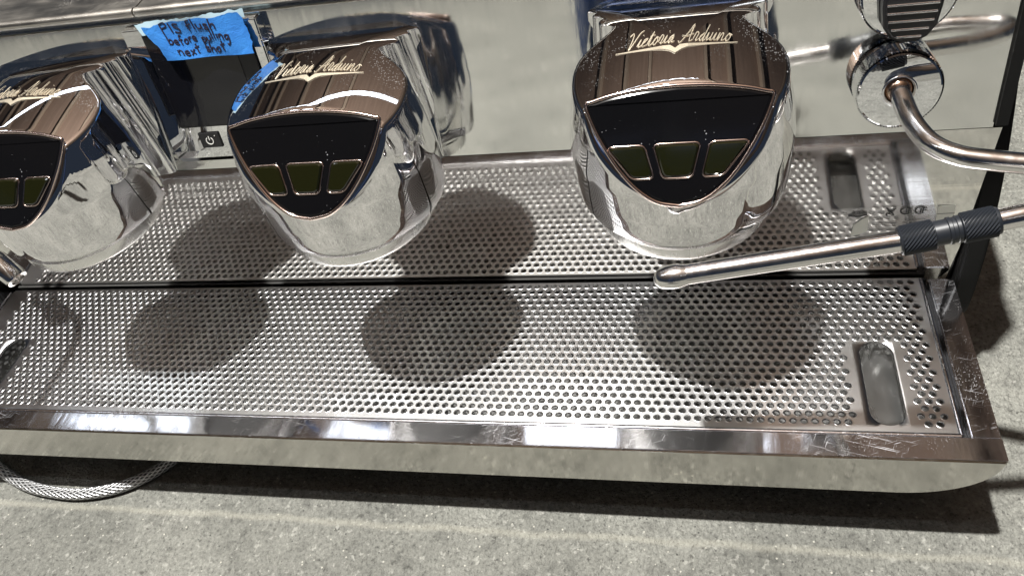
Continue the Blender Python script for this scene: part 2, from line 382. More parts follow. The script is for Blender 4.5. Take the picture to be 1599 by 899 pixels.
# side panels, black, with a rounded lower front corner
side = [(1.02, 0.275), (0.715, 0.275), (0.668, 0.266), (0.640, 0.235), (0.606, 0.172), (0.581, 0.110), (0.5665, 0.050), (0.561, 0.0), (0.5605, -0.035), (0.564, -0.052), (0.573, -0.064), (0.587, -0.068), (1.02, -0.068)]
sc = [tuple(q) for q in spline(side[1:12], 4)]
sp = MB().prism([side[0]]+sc+[side[-1]], yz, XR, XR+0.020).build('side_panel', BLACKSIDE, machine, bevel=0.003, seg=3, smooth=40)
o = sp.copy(); COL.objects.link(o); o.parent = machine; o.location.x = XL-XR-0.020
# thin black gasket along the panel's end
MB().prism([tuple(panel_pt(0, z, 0.004))[1:] for z in (0.183, 0.326)]+[(0.63, 0.326), (0.60, 0.183)], yz, 0.234, 0.2428).build('end_gasket', BLACKSIDE, machine)
for fx in (-0.80, 0.17):
    for fy in (0.66, 0.93):
        MB().lathe([(0, -0.13), (0.024, -0.13), (0.026, -0.126), (0.022, -0.11), (0.018, -0.10), (0.018, -0.058), (0, -0.058)], Matrix.Translation((fx, fy, 0)), 24).build('foot', BLACKPL, machine, smooth=40)

# ------------------------------------------------------------------ drip tray (part of the machine)
tray = MB()
xs = []
for k in range(0, 13):
    a = k/12*math.pi/2
    xs.append((0.168+0.0725*math.sin(a), -0.0565+0.0515*(1-math.cos(a))))
outline = [(-0.905, 0.0), (-0.905, -0.0565)]+xs+[(0.2425, -0.0025), (0.2412, 0.0)]
tray = MB().prism(outline, lambda a, b, d: (a, d, b), 0.365, 0.3868).build('drip_tray', FRONT, machine, bevel=0.0012, seg=2, smooth=35)
# flat worn band on top of the front, and side bands
MB().box(-0.905, 0.2418, 0.3662, 0.3870, 0.0002, 0.0012).build('front_band', FRAME, tray, bevel=0.0004)
MB().prism([(0.2195, 0.0), (0.2420, 0.0), (0.2420, -0.007), (0.2330, -0.022), (0.2195, -0.022)], lambda a, b, d: (a, d, b), 0.3872, 0.5665).build('side_band', FRAME, tray, bevel=0.0012)
MB().box(-0.905, -0.858, 0.3872, 0.5665, -0.020, 0.0).build('side_band', FRAME, tray, bevel=0.0012)
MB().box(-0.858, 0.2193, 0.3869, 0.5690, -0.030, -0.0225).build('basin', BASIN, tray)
MB().box(-0.858, 0.150, 0.388, 0.620, -0.052, -0.031).build('tray_underside', UNDER, tray)
MB().box(-0.858, 0.2193, 0.5685, 0.5712, -0.030, -0.004).build('basin_wall', UNDER, tray)
MB().box(0.2151, 0.2193, 0.3873, 0.5683, -0.0222, -0.0085).build('gap_shade_strip', BLACKPL, tray)  # black strip added to darken the gap beside the grille, standing in for shade

# ------------------------------------------------------------------ lift-out perforated grille: a thing of its own
grille = tag(empty('drip_grille', (0, 0, 0)), 'long perforated steel drip grille lying in the tray under the group heads', 'drip grille')
PX, PY, HR, NR = 0.00905, 0.00771, 0.00285, 22
GX0, GX1, GY0, GY1 = -0.853, 0.2118, 0.3895, 0.5660
HX0, HX1, HY0 = 0.1757-112*0.00905, 0.2085, 0.4000
SEG = 14
sheet = MB()
ring0 = [(math.cos(2*math.pi*(k+0.5)/SEG), math.sin(2*math.pi*(k+0.5)/SEG)) for k in range(SEG)]
T = 0.0016
def hole(cx, cy, hx, hy):
    """rectangular cell with one punched hole: rim rolled down into the hole"""
    vs = []
    for c, s_ in ring0:                                  # cell border
        k = min(hx/abs(c) if abs(c) > 1e-6 else 9, hy/abs(s_) if abs(s_) > 1e-6 else 9)
        vs.append((cx+c*k, cy+s_*k, 0))
    for r, z in ((HR*1.24, 0.0), (HR*1.20, 0.0), (HR*1.10, 0.00018), (HR*1.0, -0.00006), (HR*0.98, -T)):
        vs += [(cx+c*r, cy+s_*r, z) for c, s_ in ring0]
    fs = [(j*SEG+k, j*SEG+(k+1) % SEG, (j+1)*SEG+(k+1) % SEG, (j+1)*SEG+k) for j in range(5) for k in range(SEG)]
    o = len(vs)
    vs += [(cx+hx, cy+hy, 0), (cx-hx, cy+hy, 0), (cx-hx, cy-hy, 0), (cx+hx, cy-hy, 0)]
    # corner triangles between the border points and the true corners
    for ci, (sx, sy) in enumerate(((1, 1), (-1, 1), (-1, -1), (1, -1))):
        best = None
        for k in range(SEG):
            a, b = vs[k], vs[(k+1) % SEG]
            ax = abs(abs(a[0]-cx)-hx) < 1e-9; bx = abs(abs(b[0]-cx)-hx) < 1e-9
            if ax != bx and (a[0]-cx)*sx > -1e-9 and (b[0]-cx)*sx > -1e-9 and (a[1]-cy)*sy > -1e-9 and (b[1]-cy)*sy > -1e-9: best = k
        if best is not None: fs.append((best, o+ci, (best+1) % SEG))
    sheet.add(vs, fs)
def rect(x0, x1, y0, y1):
    if x1-x0 > 1e-6 and y1-y0 > 1e-6: sheet.add([(x0, y0, 0), (x1, y0, 0), (x1, y1, 0), (x0, y1, 0)], [(0, 1, 2, 3)])
SLOTS = [(0.1590, 0.0148), (-0.7930, 0.0148)]            # centre x, half width
SY0, SY1 = 0.3975, 0.4885
ROWS = 12                                                # rows that run past the slots
ytop = HY0-PY/2+NR*PY; yslot = HY0-PY/2+ROWS*PY
rect(GX0, GX1, GY0, HY0-PY/2); rect(GX0, GX1, ytop, GY1)
for r in range(NR):
    cy = HY0+r*PY; y0, y1 = cy-PY/2, cy+PY/2
    spans = [(GX0, GX1)]
    if r < ROWS:
        spans = [(GX0, -0.793-0.0205), (-0.793+0.0166, 0.159-0.0205), (0.159+0.0166, GX1)]
    for a, b in spans:
        n0 = math.ceil((max(a, HX0)+0.0002-HX0)/PX-0.5*(r % 2)); lo = HX0+(n0+0.5*(r % 2))*PX
        n = int((min(b, HX1)-lo)/PX+1e-6)
        rect(a, lo, y0, y1)
        for k in range(n): hole(lo+(k+0.5)*PX, cy, PX/2, PY/2)
        rect(lo+n*PX, b, y0, y1)
# plates round the two finger slots
for cx, hw in SLOTS:
    yA = HY0-PY/2; x0, x1 = (cx-0.0205, cx+0.0166)
    inner = []; M_ = 14
    for k in range(M_+1):
        a = math.pi*k/M_; inner.append((cx+hw*math.cos(a), SY1-hw+hw*math.sin(a)))
    for k in range(M_+1):
        a = math.pi+math.pi*k/M_; inner.append((cx+hw*math.cos(a), SY0+hw+hw*math.sin(a)))
    n = len(inner); outer = []
    yc = (SY0+SY1)/2
    for (ix, iy) in inner:
        dx, dy = ix-cx, iy-yc
        k = min(((0.0166 if dx > 0 else 0.0205)/abs(dx)) if abs(dx) > 1e-6 else 99, ((yslot-yc if dy > 0 else yc-yA)/abs(dy)) if abs(dy) > 1e-6 else 99)
        outer.append((cx+dx*k, yc+dy*k))
    vs = [(x, y, 0) for x, y in outer]+[(x, y, 0) for x, y in inner]+[(cx+(x-cx)*0.97, y, -0.0006) for x, y in inner]+[(cx+(x-cx)*0.965, y, -0.003) for x, y in inner]
    fs = [(j*n+k, j*n+(k+1) % n, (j+1)*n+(k+1) % n, (j+1)*n+k) for j in range(3) for k in range(n)]
    cor = [(x1, yslot), (x0, yslot), (x0, yA), (x1, yA)]
    for q in cor:
        for k in range(n):
            a, b = outer[k], outer[(k+1) % n]
            on = lambda u: abs(u[0]-q[0]) < 1e-6
            ov = lambda u: abs(u[1]-q[1]) < 1e-6
            if (on(a) and ov(b) and not ov(a) and not on(b)) or (ov(a) and on(b) and not on(a) and not ov(b)):
                vs.append((q[0], q[1], 0)); fs.append((k, len(vs)-1, (k+1) % n))
    sheet.add(vs, fs)
sh = sheet.build('perforated_sheet', GRILLE, grille, fixn=False)
me = sh.data; me.polygons.foreach_set('use_smooth', [True]*len(me.polygons)); me.set_sharp_from_angle(angle=math.radians(70))
# rolled rim round the grille
MB().tube([(GX0, GY0-0.0005, -0.0006), (GX1, GY0-0.0005, -0.0006)], 0.0026, 12).build('rim', FRAME, grille, smooth=40)
MB().tube([(GX1+0.0008, GY0, -0.0006), (GX1+0.0008, GY1, -0.0006)], 0.0022, 12).build('rim', FRAME, grille, smooth=40)
MB().box(GX0, GX1, GY1, GY1+0.0016, -0.008, -0.0002).build('rear_flange', GRILLE, grille)
MB().box(GX0-0.0016, GX0, GY0, GY1, -0.008, -0.0002).build('side_flange', GRILLE, grille)

# ------------------------------------------------------------------ pen strokes
GL = {  # single-line letters on a unit grid: x height 1, ascender 2, descender -1; (width, strokes)
 'P': (1.1, [[(0.1, -0.2), (0.15, 2.0)], [(0.1, 1.9), (0.9, 2.0), (0.9, 1.2), (0.15, 1.0)]]),
 '/': (0.5, [[(0.25, -0.1), (0.25, 1.9)]]),
 'S': (1.1, [[(0.95, 1.8), (0.3, 1.75), (0.25, 1.2), (0.85, 0.8), (0.75, 0.1), (0.0, 0.1)]]),
 'f': (0.8, [[(0.8, 1.9), (0.4, 1.9), (0.35, 0.0)], [(0.0, 1.05), (0.75, 1.1)]]),
 'F': (0.9, [[(0.9, 1.9), (0.35, 1.85), (0.3, 0.0)], [(0.0, 1.15), (0.85, 1.2)]]),
 'l': (0.4, [[(0.2, 2.0), (0.2, 0.0)]]),
 'u': (1.0, [[(0.1, 1.0), (0.15, 0.2), (0.5, 0.0), (0.8, 0.3), (0.85, 1.0)], [(0.85, 1.0), (0.9, 0.0)]]),
 's': (0.8, [[(0.7, 0.95), (0.25, 0.95), (0.2, 0.6), (0.65, 0.4), (0.55, 0.02), (0.05, 0.05)]]),
 'h': (0.9, [[(0.15, 2.0), (0.1, 0.0)], [(0.1, 0.6), (0.45, 1.0), (0.75, 0.8), (0.8, 0.0)]]),
 'b': (0.95, [[(0.15, 1.8), (0.1, 0.0)], [(0.1, 0.7), (0.5, 1.0), (0.85, 0.6), (0.55, 0.0), (0.1, 0.1)]]),
 'e': (0.9, [[(0.1, 0.5), (0.75, 0.6), (0.6, 1.0), (0.2, 0.85), (0.1, 0.35), (0.4, 0.0), (0.85, 0.15)]]),
 'o': (0.95, [[(0.45, 1.0), (0.1, 0.6), (0.3, 0.02), (0.75, 0.2), (0.75, 0.8), (0.45, 1.0)]]),
 'r': (0.75, [[(0.1, 1.0), (0.15, 0.0)], [(0.15, 0.6), (0.4, 0.95), (0.7, 0.9)]]),
 'p': (0.95, [[(0.1, 1.0), (0.15, -1.0)], [(0.1, 0.8), (0.5, 1.05), (0.85, 0.6), (0.5, 0.05), (0.12, 0.2)]]),
 'i': (0.4, [[(0.2, 0.95), (0.2, 0.0)]]),
 'n': (1.0, [[(0.1, 1.0), (0.12, 0.0)], [(0.12, 0.6), (0.45, 1.0), (0.78, 0.75), (0.82, 0.0)]]),
 'g': (1.0, [[(0.8, 0.9), (0.35, 1.0), (0.1, 0.5), (0.4, 0.1), (0.8, 0.5), (0.85, 0.95)], [(0.85, 0.95), (0.9, -0.4), (0.6, -1.0), (0.3, -0.8)]]),
 'x': (0.9, [[(0.1, 1.0), (0.8, 0.0)], [(0.8, 1.0), (0.1, 0.0)]]),
 't': (0.8, [[(0.4, 1.8), (0.38, 0.1), (0.55, 0.0)], [(0.0, 1.1), (0.8, 1.15)]]),
 ' ': (0.8, []), '.': (0.3, [[(0.1, 0.1), (0.14, 0.0)]]),
}
SG = {  # joined script
 'V': (1.25, [[(-0.25, 1.55), (0.1, 1.85), (0.3, 1.2), (0.3, 0.0), (0.7, 0.9), (1.0, 1.7), (1.35, 1.95)]]),
 'A': (1.5, [[(-0.25, 0.15), (0.1, 0.0), (0.7, 1.2), (1.0, 2.0), (1.02, 1.0), (1.1, 0.1), (1.5, 0.2)], [(0.0, 0.75), (0.6, 0.65), (1.35, 0.9)]]),
 'i': (0.5, [[(0.0, 0.2), (0.2, 0.95), (0.18, 0.15), (0.5, 0.2)], [(0.28, 1.35), (0.31, 1.42)]]),
 'c': (0.75, [[(0.0, 0.2), (0.55, 0.9), (0.2, 0.8), (0.15, 0.15), (0.75, 0.2)]]),
 't': (0.6, [[(0.0, 0.2), (0.3, 1.6), (0.22, 0.15), (0.6, 0.2)], [(0.02, 1.1), (0.6, 1.2)]]),
 'o': (0.75, [[(0.0, 0.2), (0.35, 0.95), (0.1, 0.45), (0.35, 0.02), (0.6, 0.5), (0.38, 0.9), (0.75, 0.75)]]),
 'r': (0.65, [[(0.0, 0.3), (0.15, 1.05), (0.45, 0.85), (0.35, 0.1), (0.65, 0.2)]]),
 'a': (0.85, [[(0.0, 0.2), (0.55, 0.95), (0.15, 0.6), (0.25, 0.02), (0.6, 0.8), (0.55, 0.12), (0.85, 0.2)]]),
 'd': (0.85, [[(0.0, 0.2), (0.5, 0.9), (0.12, 0.5), (0.3, 0.02), (0.6, 0.7), (0.72, 1.9), (0.58, 0.1), (0.85, 0.2)]]),
 'u': (0.85, [[(0.0, 0.25), (0.15, 0.95), (0.2, 0.1), (0.55, 0.5), (0.6, 0.95), (0.58, 0.12), (0.85, 0.2)]]),
 'n': (0.9, [[(0.0, 0.25), (0.12, 0.95), (0.12, 0.05), (0.4, 0.9), (0.6, 0.8), (0.6, 0.1), (0.9, 0.2)]]),
 ' ': (0.75, []),
}
def strokes(text, font, shear=0.0, gap=0.12):
    x = 0; out = []
    for ch in text:
        w, ss = font[ch]
        for st in ss: out.append([(x+a+shear*b, b) for a, b in (spline(st, 5) if len(st) > 2 else st)])
        x += w+gap
    return out, x-gap

# ------------------------------------------------------------------ group heads
CY = 0.509; RB = 0.081; SLOPE = 1.27; SLEN = math.sqrt(1+SLOPE*SLOPE)
def z_plane(x, y): return 0.235+SLOPE*(y-0.428)
def z_crown(x, y): return 0.300+0.21*(y-0.478)-0.7*(y-0.478)**2-2.5*x*x
def z_rear(x, y): return 0.3123-0.29*(y-0.555)
def smin(a, b, k):
    h = max(0.0, min(1.0, 0.5+0.5*(b-a)/k)); return b*(1-h)+a*h-k*h*(1-h)
def z_top(x, y): return smin(smin(z_plane(x, y), z_crown(x, y), 0.0016), z_rear(x, y), 0.006)
def shield_pt(x, s, d=0.0):
    y = 0.428+s/SLEN; z = 0.235+s*SLOPE/SLEN
    return Vector((x, y-d*SLOPE/SLEN, z+d/SLEN))
SNORM = Vector((0, -SLOPE/SLEN, 1/SLEN))
def half_outline():
    pts = []
    for k in range(0, 46):
        a = -math.pi/2+k/45*(math.radians(96)); pts.append((RB*math.cos(a), CY+RB*math.sin(a)))
    tail = spline([(0.0805, 0.5175), (0.0775, 0.526), (0.0690, 0.5355), (0.0570, 0.5445), (0.0505, 0.5510), (0.0490, 0.5560), (0.0530, 0.5585), (0.0585, 0.5600), (0.0610, 0.5635), (0.0600, 0.5670), (0.0560, 0.5695), (0.0570, 0.5720), (0.0630, 0.5735), (0.0665, 0.5765), (0.0655, 0.5795), (0.0625, 0.5820), (0.0640, 0.5845), (0.0695, 0.5860), (0.0715, 0.5890), (0.0715, 0.608)], 4)
    return pts+[tuple(q) for q in tail[1:]]
HO = half_outline()
OUT = HO+[(-x, y) for x, y in reversed(HO)][:-1]
# closed loop: front centre -> right -> back right -> back left -> left
def s_of(z): return interp(z, [0.186, 0.189, 0.196, 0.210, 0.235, 0.262, 0.285, 0.31], [0.955, 0.965, 0.975, 0.988, 1.0, 0.998, 0.965, 0.93])
def wall_pt(p, z):
    x, y = p
    f = 1.0 if y < 0.52 else max(0.0, 1-(y-0.52)/0.05)
    s = 1+(s_of(z)-1)*f
    zz = z
    w = 1+f*interp(z, [0.186, 0.192, 0.235, 0.285], [0.045, 0.055, 0.055, 0.0])
    if y > 0.535: w += 0.115*min(1.0, (y-0.535)/0.03)*max(0.0, 0.300-z)/0.12
    return (x*s*w, CY+(y-CY)*s, zz)
def group_mesh():
    mb = MB(); n = len(OUT); rows = []
    # wall: bottom lip, then up to the top edge
    tops = []
    for p in OUT:
        z = 0.29
        for _ in range(25):
            q = wall_pt(p, z); z = 0.5*z+0.5*z_top(q[0], q[1])
        tops.append(z)
    zb = []
    for p in OUT: zb.append(0.188 if p[1] < 0.535 else 0.188-0.008*min(1, (p[1]-0.535)/0.03))
    NW = 22
    # turned-in bottom lip
    rows.append([(p[0]*0.86, CY+(p[1]-CY)*0.86 if p[1] < CY else p[1], b+0.002) for p, b in zip(OUT, zb)])
    for j in range(NW+1):
        t = j/NW
        rows.append([wall_pt(p, b+(tz-0.0024-b)*t) for p, b, tz in zip(OUT, zb, tops)])
    C0 = (0.0, 0.512)
    def inset(p, tz, d, dz):
        q = wall_pt(p, tz); v = (C0[0]-q[0], C0[1]-q[1]); L = math.hypot(*v)
        x, y = q[0]+v[0]/L*d, q[1]+v[1]/L*d
        return (x, y, z_top(x, y)-dz)
    rows.append([inset(p, tz, 0.0003, 0.0012) for p, tz in zip(OUT, tops)])
    rows.append([inset(p, tz, 0.0010, 0.0004) for p, tz in zip(OUT, tops)])
    rows.append([inset(p, tz, 0.0022, 0.0) for p, tz in zip(OUT, tops)])
    base = rows[-1]
    NT = 46
    for j in range(1, NT):
        f = 1-j/NT; row = []
        for q in base:
            x = C0[0]+(q[0]-C0[0])*f; y = C0[1]+(q[1]-C0[1])*f
            row.append((x, y, z_top(x, y)))
        rows.append(row)
    vs = [v for r in rows for v in r]; fs = []
    for j in range(len(rows)-1):
        for k in range(n):
            fs.append((j*n+k, j*n+(k+1) % n, (j+1)*n+(k+1) % n, (j+1)*n+k))
    vs.append((C0[0], C0[1], z_top(*C0))); c = len(vs)-1; j = len(rows)-1
    for k in range(n): fs.append((j*n+k, j*n+(k+1) % n, c))
    mb.add(vs, fs); return mb
SH = [(0.0, -0.0022), (0.016, 0.0012), (0.0305, 0.0115), (0.043, 0.0265), (0.0545, 0.046), (0.0608, 0.060), (0.0640, 0.0700), (0.0632, 0.0728), (0.0600, 0.0735), (0.045, 0.0772), (0.022, 0.0802), (0.0, 0.0812)]
half = [tuple(q) for q in spline(SH, 5)]
SHO = half+[(-x, s) for x, s in reversed(half)][1:-1]
def inset_loop(loop, d):
    out = []; n = len(loop)
    for i in range(n):
        a = np.array(loop[i-1]); b = np.array(loop[(i+1) % n]); t = b-a; t = t/np.linalg.norm(t)
        out.append((loop[i][0]-t[1]*d, loop[i][1]+t[0]*d))
    return out
def round_poly(pts, r, n=4):
    out = []; m = len(pts)
    for i in range(m):
        p0, p1, p2 = (np.array(pts[(i+k) % m], float) for k in (-1, 0, 1))
        a = (p0-p1)/np.linalg.norm(p0-p1); b = (p2-p1)/np.linalg.norm(p2-p1)
        A, B = p1+a*r, p1+b*r
        for k in range(n+1):
            t = k/n; out.append(tuple((1-t)**2*A+2*t*(1-t)*p1+t*t*B))
    return out
BUT = [[(-0.0492, 0.0405), (-0.0240, 0.0408), (-0.0178, 0.0182), (-0.0322, 0.0182)],
       [(-0.0168, 0.0411), (0.0150, 0.0411), (0.0090, 0.0180), (-0.0108, 0.0180)],
       [(0.0222, 0.0411), (0.0480, 0.0411), (0.0300, 0.0184), (0.0166, 0.0182)]]
def make_group(first, gx):
    if first is not None:
        r = first.copy(); COL.objects.link(r); r.parent = machine; r.location = (gx, 0, 0)
        for ch in first.children:
            c = ch.copy(); COL.objects.link(c); c.parent = r
        return r
    G = group_mesh().build('group_head', CHROME_DUSTY, machine, smooth=48)
    G.location = (gx, 0, 0)
    # brushed ring under the cover
    MB().lathe([(0.050, 0.170), (0.0655, 0.1690), (0.0690, 0.1702), (0.0700, 0.173), (0.0700, 0.1815), (0.0680, 0.1825), (0.0680, 0.1935), (0.050, 0.1935)], Matrix.Translation((0, 0.5035, 0)), 96).build('group_ring', metal('ring_steel', (0.86, 0.855, 0.84), 0.20, 0.34, scale=(1, 1, 0.1), smudge=20, streak=200, bump=0.01), G, smooth=35)
    MB().lathe([(0.0, 0.178), (0.052, 0.178), (0.052, 0.171)], Matrix.Translation((0, 0.5035, 0)), 64).build('shower_screen', BASIN, G, smooth=30)
    # black display, domed a little at its edge
    lo = MB(); n = len(SHO); L1 = inset_loop(SHO, 0.0008); L2 = inset_loop(SHO, 0.0030)
    vs = [shield_pt(x, s, 0.0002) for x, s in L1]+[shield_pt(x, s, 0.0011) for x, s in L2]
    fs = [(k, (k+1) % n, n+(k+1) % n, n+k) for k in range(n)]+[tuple(range(n, 2*n))]
    lo.add(vs, fs).build('display', GLASS, G, smooth=8)
    MB().tube([shield_pt(x, s, 0.0004) for x, s in SHO], 0.0015, 10, closed=True).build('display_rim', RIMC, G, smooth=60)
    for b in BUT:
        rp = round_poly(b, 0.0036)
        if sum(rp[i][0]*rp[(i+1) % len(rp)][1]-rp[(i+1) % len(rp)][0]*rp[i][1] for i in range(len(rp))) < 0: rp.reverse()
        m = len(rp); c_ = np.mean(np.array(rp), axis=0); i1, i2, i3 = ([tuple(c_+(np.array(q)-c_)*f_) for q in rp] for f_ in (0.95, 0.87, 0.80))
        vs = []
        for lp, d in ((rp, 0.0010), (i1, 0.0022), (i2, 0.0030), (i3, 0.0030)): vs += [shield_pt(x, s, d) for x, s in lp]
        fs = [(j*m+k, j*m+(k+1) % m, (j+1)*m+(k+1) % m, (j+1)*m+k) for j in range(3) for k in range(m)]+[tuple(range(3*m, 4*m))]
        MB().add(vs, fs).build('button', OLIVE, G, smooth=12)
        o2 = inset_loop(rp, -0.0006)
        MB().tube([shield_pt(x, s, 0.0012) for x, s in o2], 0.00085, 8, closed=True).build('button_rim', RIMC, G, smooth=60)
    # raised script and winged line on the crown
    def crown(u, v, d=0.0005):
        x, y = u, v; return Vector((x, y, z_top(x, y)+d))
    st, w = strokes('Victoria Arduino', SG, 0.45, 0.0)
    k = 0.0735/w; mb = MB()
    for s_ in st:
        mb.tube([crown(-0.0368+a*k, 0.5180+0.0016*((a/w))+b*k*1.6, 0.0004) for a, b in s_], 0.00034, 6, flat=(0, 0, 1))
    mb.build('lettering', SILVER, G, smooth=60)
    up = [(-0.0445, 0.5172), (-0.0100, 0.5162), (-0.0050, 0.5160), (-0.0015, 0.5125), (0.0020, 0.5160), (0.0070, 0.5166), (0.0420, 0.5194)]
    dn = [(0.0420, 0.5189), (0.0080, 0.5136), (0.0035, 0.5118), (-0.0015, 0.5078), (-0.0060, 0.5112), (-0.0110, 0.5130), (-0.0445, 0.5166)]
    m_ = len(up); vs = [crown(x, y, 0.0008) for x, y in up]+[crown(x, y, 0.0008) for x, y in reversed(dn)]
    vs += [crown(x, y, -0.0004) for x, y in up]+[crown(x, y, -0.0004) for x, y in reversed(dn)]
    fs = []
    for i in range(m_-1):
        fs += [(i, i+1, m_+i+1, m_+i), (i, 2*m_+i, 2*m_+i+1, i+1), (m_+i, m_+i+1, 3*m_+i+1, 3*m_+i)]
    MB().add(vs, fs).build('winged_emblem', SILVER, G)
    return G
GX = [-0.0115, -0.2975, -0.5835]
g3 = make_group(None, GX[0]); g3['label'] = 'group head facing the viewer, nearest the steam wand'
g2 = make_group(g3, GX[1]); g2['label'] = 'middle group head, right of the blue tape note'
g1 = make_group(g3, GX[2]); g1['label'] = 'group head cut by the left picture edge'

# ------------------------------------------------------------------ touch screen housing between the first two groups
hx0, hx1 = -0.500, -0.366
prof = [(0.0, 0.190), (0.006, 0.1925), (0.0105, 0.198), (0.012, 0.206), (0.012, 0.3245), (0.0, 0.3255)]
def pan(a, b, d):
    q = panel_pt(d, b, a); return (q.x, q.y, q.z)
scr = MB().prism(prof, pan, hx0, hx1).build('control_screen', CHROME, machine, bevel=0.0012)
MB().prism([(0.0122, 0.2305), (0.0142, 0.2310), (0.0142, 0.3195), (0.0122, 0.320)], pan, -0.4795, -0.3760).build('screen_bezel', BLACKPL, scr, bevel=0.0005)
MB().prism([(0.0143, 0.2325), (0.0147, 0.2325), (0.0147, 0.318), (0.0143, 0.318)], pan, -0.4785, -0.3925).build('screen_glass', SCREEN, scr)
MB().prism([(0.0122, 0.2090), (0.0136, 0.2095), (0.0136, 0.2245), (0.0122, 0.2250)], pan, -0.4650, -0.4430).build('power_button', BLACKPL, scr, bevel=0.0005)
pm = MB(); cx, cz = -0.4545, 0.2165
def pp(x, z, d=0.0139): return panel_pt(x, z, d)
arc = [pp(cx+0.0036*math.sin(a), cz+0.0036*math.cos(a)) for a in np.linspace(0.6, 2*math.pi-0.6, 20)]
pm.tube(arc, 0.0005, 6, flat=tuple(PN)); pm.tube([pp(cx, cz+0.0005), pp(cx, cz+0.0046)], 0.0005, 6, flat=tuple(PN))
pm.tube([pp(cx+0.0065, cz+0.0048), pp(cx+0.0072, cz+0.0048)], 0.0005, 6, flat=tuple(PN))
pm.build('power_symbol', plain('pale_print', (0.7, 0.7, 0.66), 0.5), scr)

# ------------------------------------------------------------------ steam control: knurled collar, lever above it, wand
def frame_at(o, zaxis, xaxis=(1, 0, 0)):
    z = Vector(zaxis).normalized(); x = (Vector(xaxis)-z*Vector(xaxis).dot(z)).normalized(); y = z.cross(x)
    M = Matrix((x, y, z)).transposed().to_4x4(); M.translation = Vector(o); return M
def knurl(amp, seg):
    return lambda i, k: amp if (i+k) % 2 == 0 else -amp
KX, KZ = 0.1536, 0.2265
def knurled_disc(name, x, z, r, depth, hole_r):
    M = frame_at(panel_pt(x, z, 0.0), PN)
    K = MB().lathe([(r*0.9, 0.0), (r*0.9, 0.004), (r-0.0012, 0.0045)]+[(r-0.0010, depth-0.0006), (r-0.0022, depth), (hole_r+0.002, depth), (hole_r+0.001, depth-0.0008), (hole_r, depth-0.001), (hole_r, depth-0.010), (0, depth-0.010)], M, 96).build(name, CHROME, machine, smooth=18)
    rows = 12
    MB().lathe([(r, 0.0048+(depth-0.006)*i/rows) for i in range(rows+1)], M, 180, knurl(0.00055, 180)).build('knurled_edge', CHROME, K)
    return K, M
knob, KM = knurled_disc('steam_collar', KX, KZ, 0.0310, 0.024, 0.0105)
MB().lathe([(0.0105*math.sin(a), 0.0185+0.0098*-math.cos(a)) for a in np.linspace(0.3, math.pi, 14)], KM, 32).build('ball_joint', BRASS, knob, smooth=60)
MB().tube([KM @ Vector((0.0118*math.cos(a), 0.0118*math.sin(a), 0.0238)) for a in np.linspace(0, 2*math.pi, 40, endpoint=False)], 0.0011, 8, closed=True).build('collar_ring', CHROME, knob, smooth=60)
lev, LM = knurled_disc('steam_lever', KX-0.001, 0.2975, 0.0335, 0.016, 0.004)
pad = [(-0.0205, 0.032), (-0.0195, -0.006), (-0.0175, -0.0205), (-0.012, -0.0285), (-0.004, -0.032), (0.006, -0.032), (0.013, -0.0285), (0.0185, -0.0205), (0.0205, -0.006), (0.0215, 0.032)]
MB().prism(pad, lambda a, b, d: tuple(LM @ Vector((a, b, d))), 0.0160, 0.030).build('paddle', BLACKPL, lev, bevel=0.0025, seg=3, smooth=40)
for k, (yy, hw) in enumerate(((-0.0035, 0.0172), (-0.0095, 0.0165), (-0.0155, 0.0152), (-0.0215, 0.0125), (-0.0270, 0.0082))):
    MB().tube([LM @ Vector((-hw, yy, 0.0301)), LM @ Vector((hw, yy, 0.0301))], 0.0011, 8).build('paddle_rib', CHROME, lev, smooth=60)
# wand: out of the ball joint, round a loop beyond the frame and back over the tray
wp = [KM @ Vector((0, 0, 0.020)), (0.1560, 0.522, 0.2285), (0.1605, 0.503, 0.2270), (0.1670, 0.489, 0.2262), (0.1785, 0.478, 0.2260), (0.1950, 0.4715, 0.2258), (0.2420, 0.4590, 0.2265), (0.2680, 0.4500, 0.2300), (0.2790, 0.4380, 0.2330), (0.2760, 0.4260, 0.2350), (0.2620, 0.4190, 0.2350), (0.2350, 0.4130, 0.2350), (0.2050, 0.4092, 0.2312), (0.1850, 0.4073, 0.2272)]
WR = 0.0075
wl = spline(wp, 8)
tip = np.array((-0.030, 0.391, 0.1950)); gl = np.array((0.1310, 0.4022, 0.2165)); gr = np.array((0.1893, 0.4077, 0.2281))
wand = MB().tube(wl, WR, 18).build('steam_wand', TUBE, machine, smooth=60)
def along(prof, mat, name, knr=None, seg=24):
    d = gl-tip; M = frame_at(tip, d, (0, 0, 1)); return MB().lathe(prof, M, seg, knr).build(name, mat, wand, smooth=45)
Lw = float(np.linalg.norm(gl-tip)); Lg = float(np.linalg.norm(gr-gl))
along([(0.0, 0.001), (0.0012, 0.001), (0.0015, -0.0002), (0.0044, 0.0006), (0.0072, 0.004), (0.0086, 0.009), (0.0090, 0.014), (0.0089, 0.0180), (0.0080, 0.0212), (0.0076, 0.0235)], TUBE, 'wand_tip')
along([(WR, 0.0232), (WR, Lw+0.004)], TUBE, 'wand_pipe')
M = frame_at(gl, gr-gl, (0, 0, 1))
GR = MB().lathe([(WR, 0), (0.0092, 0.0002), (0.0098, 0.001), (0.0094, 0.0016), (0.0094, 0.0212), (0.0084, 0.0218), (0.0084, 0.0295), (0.0092, 0.030), (0.0092, 0.032), (0.0086, 0.0325), (0.0086, 0.0345), (0.0092, 0.035), (0.0092, 0.037), (0.0084, 0.0375), (0.0084, Lg-0.0222), (0.0094, Lg-0.0216), (0.0094, Lg-0.002), (0.0088, Lg), (WR, Lg)], M, 32).build('grip', RUBBER, wand, smooth=35)
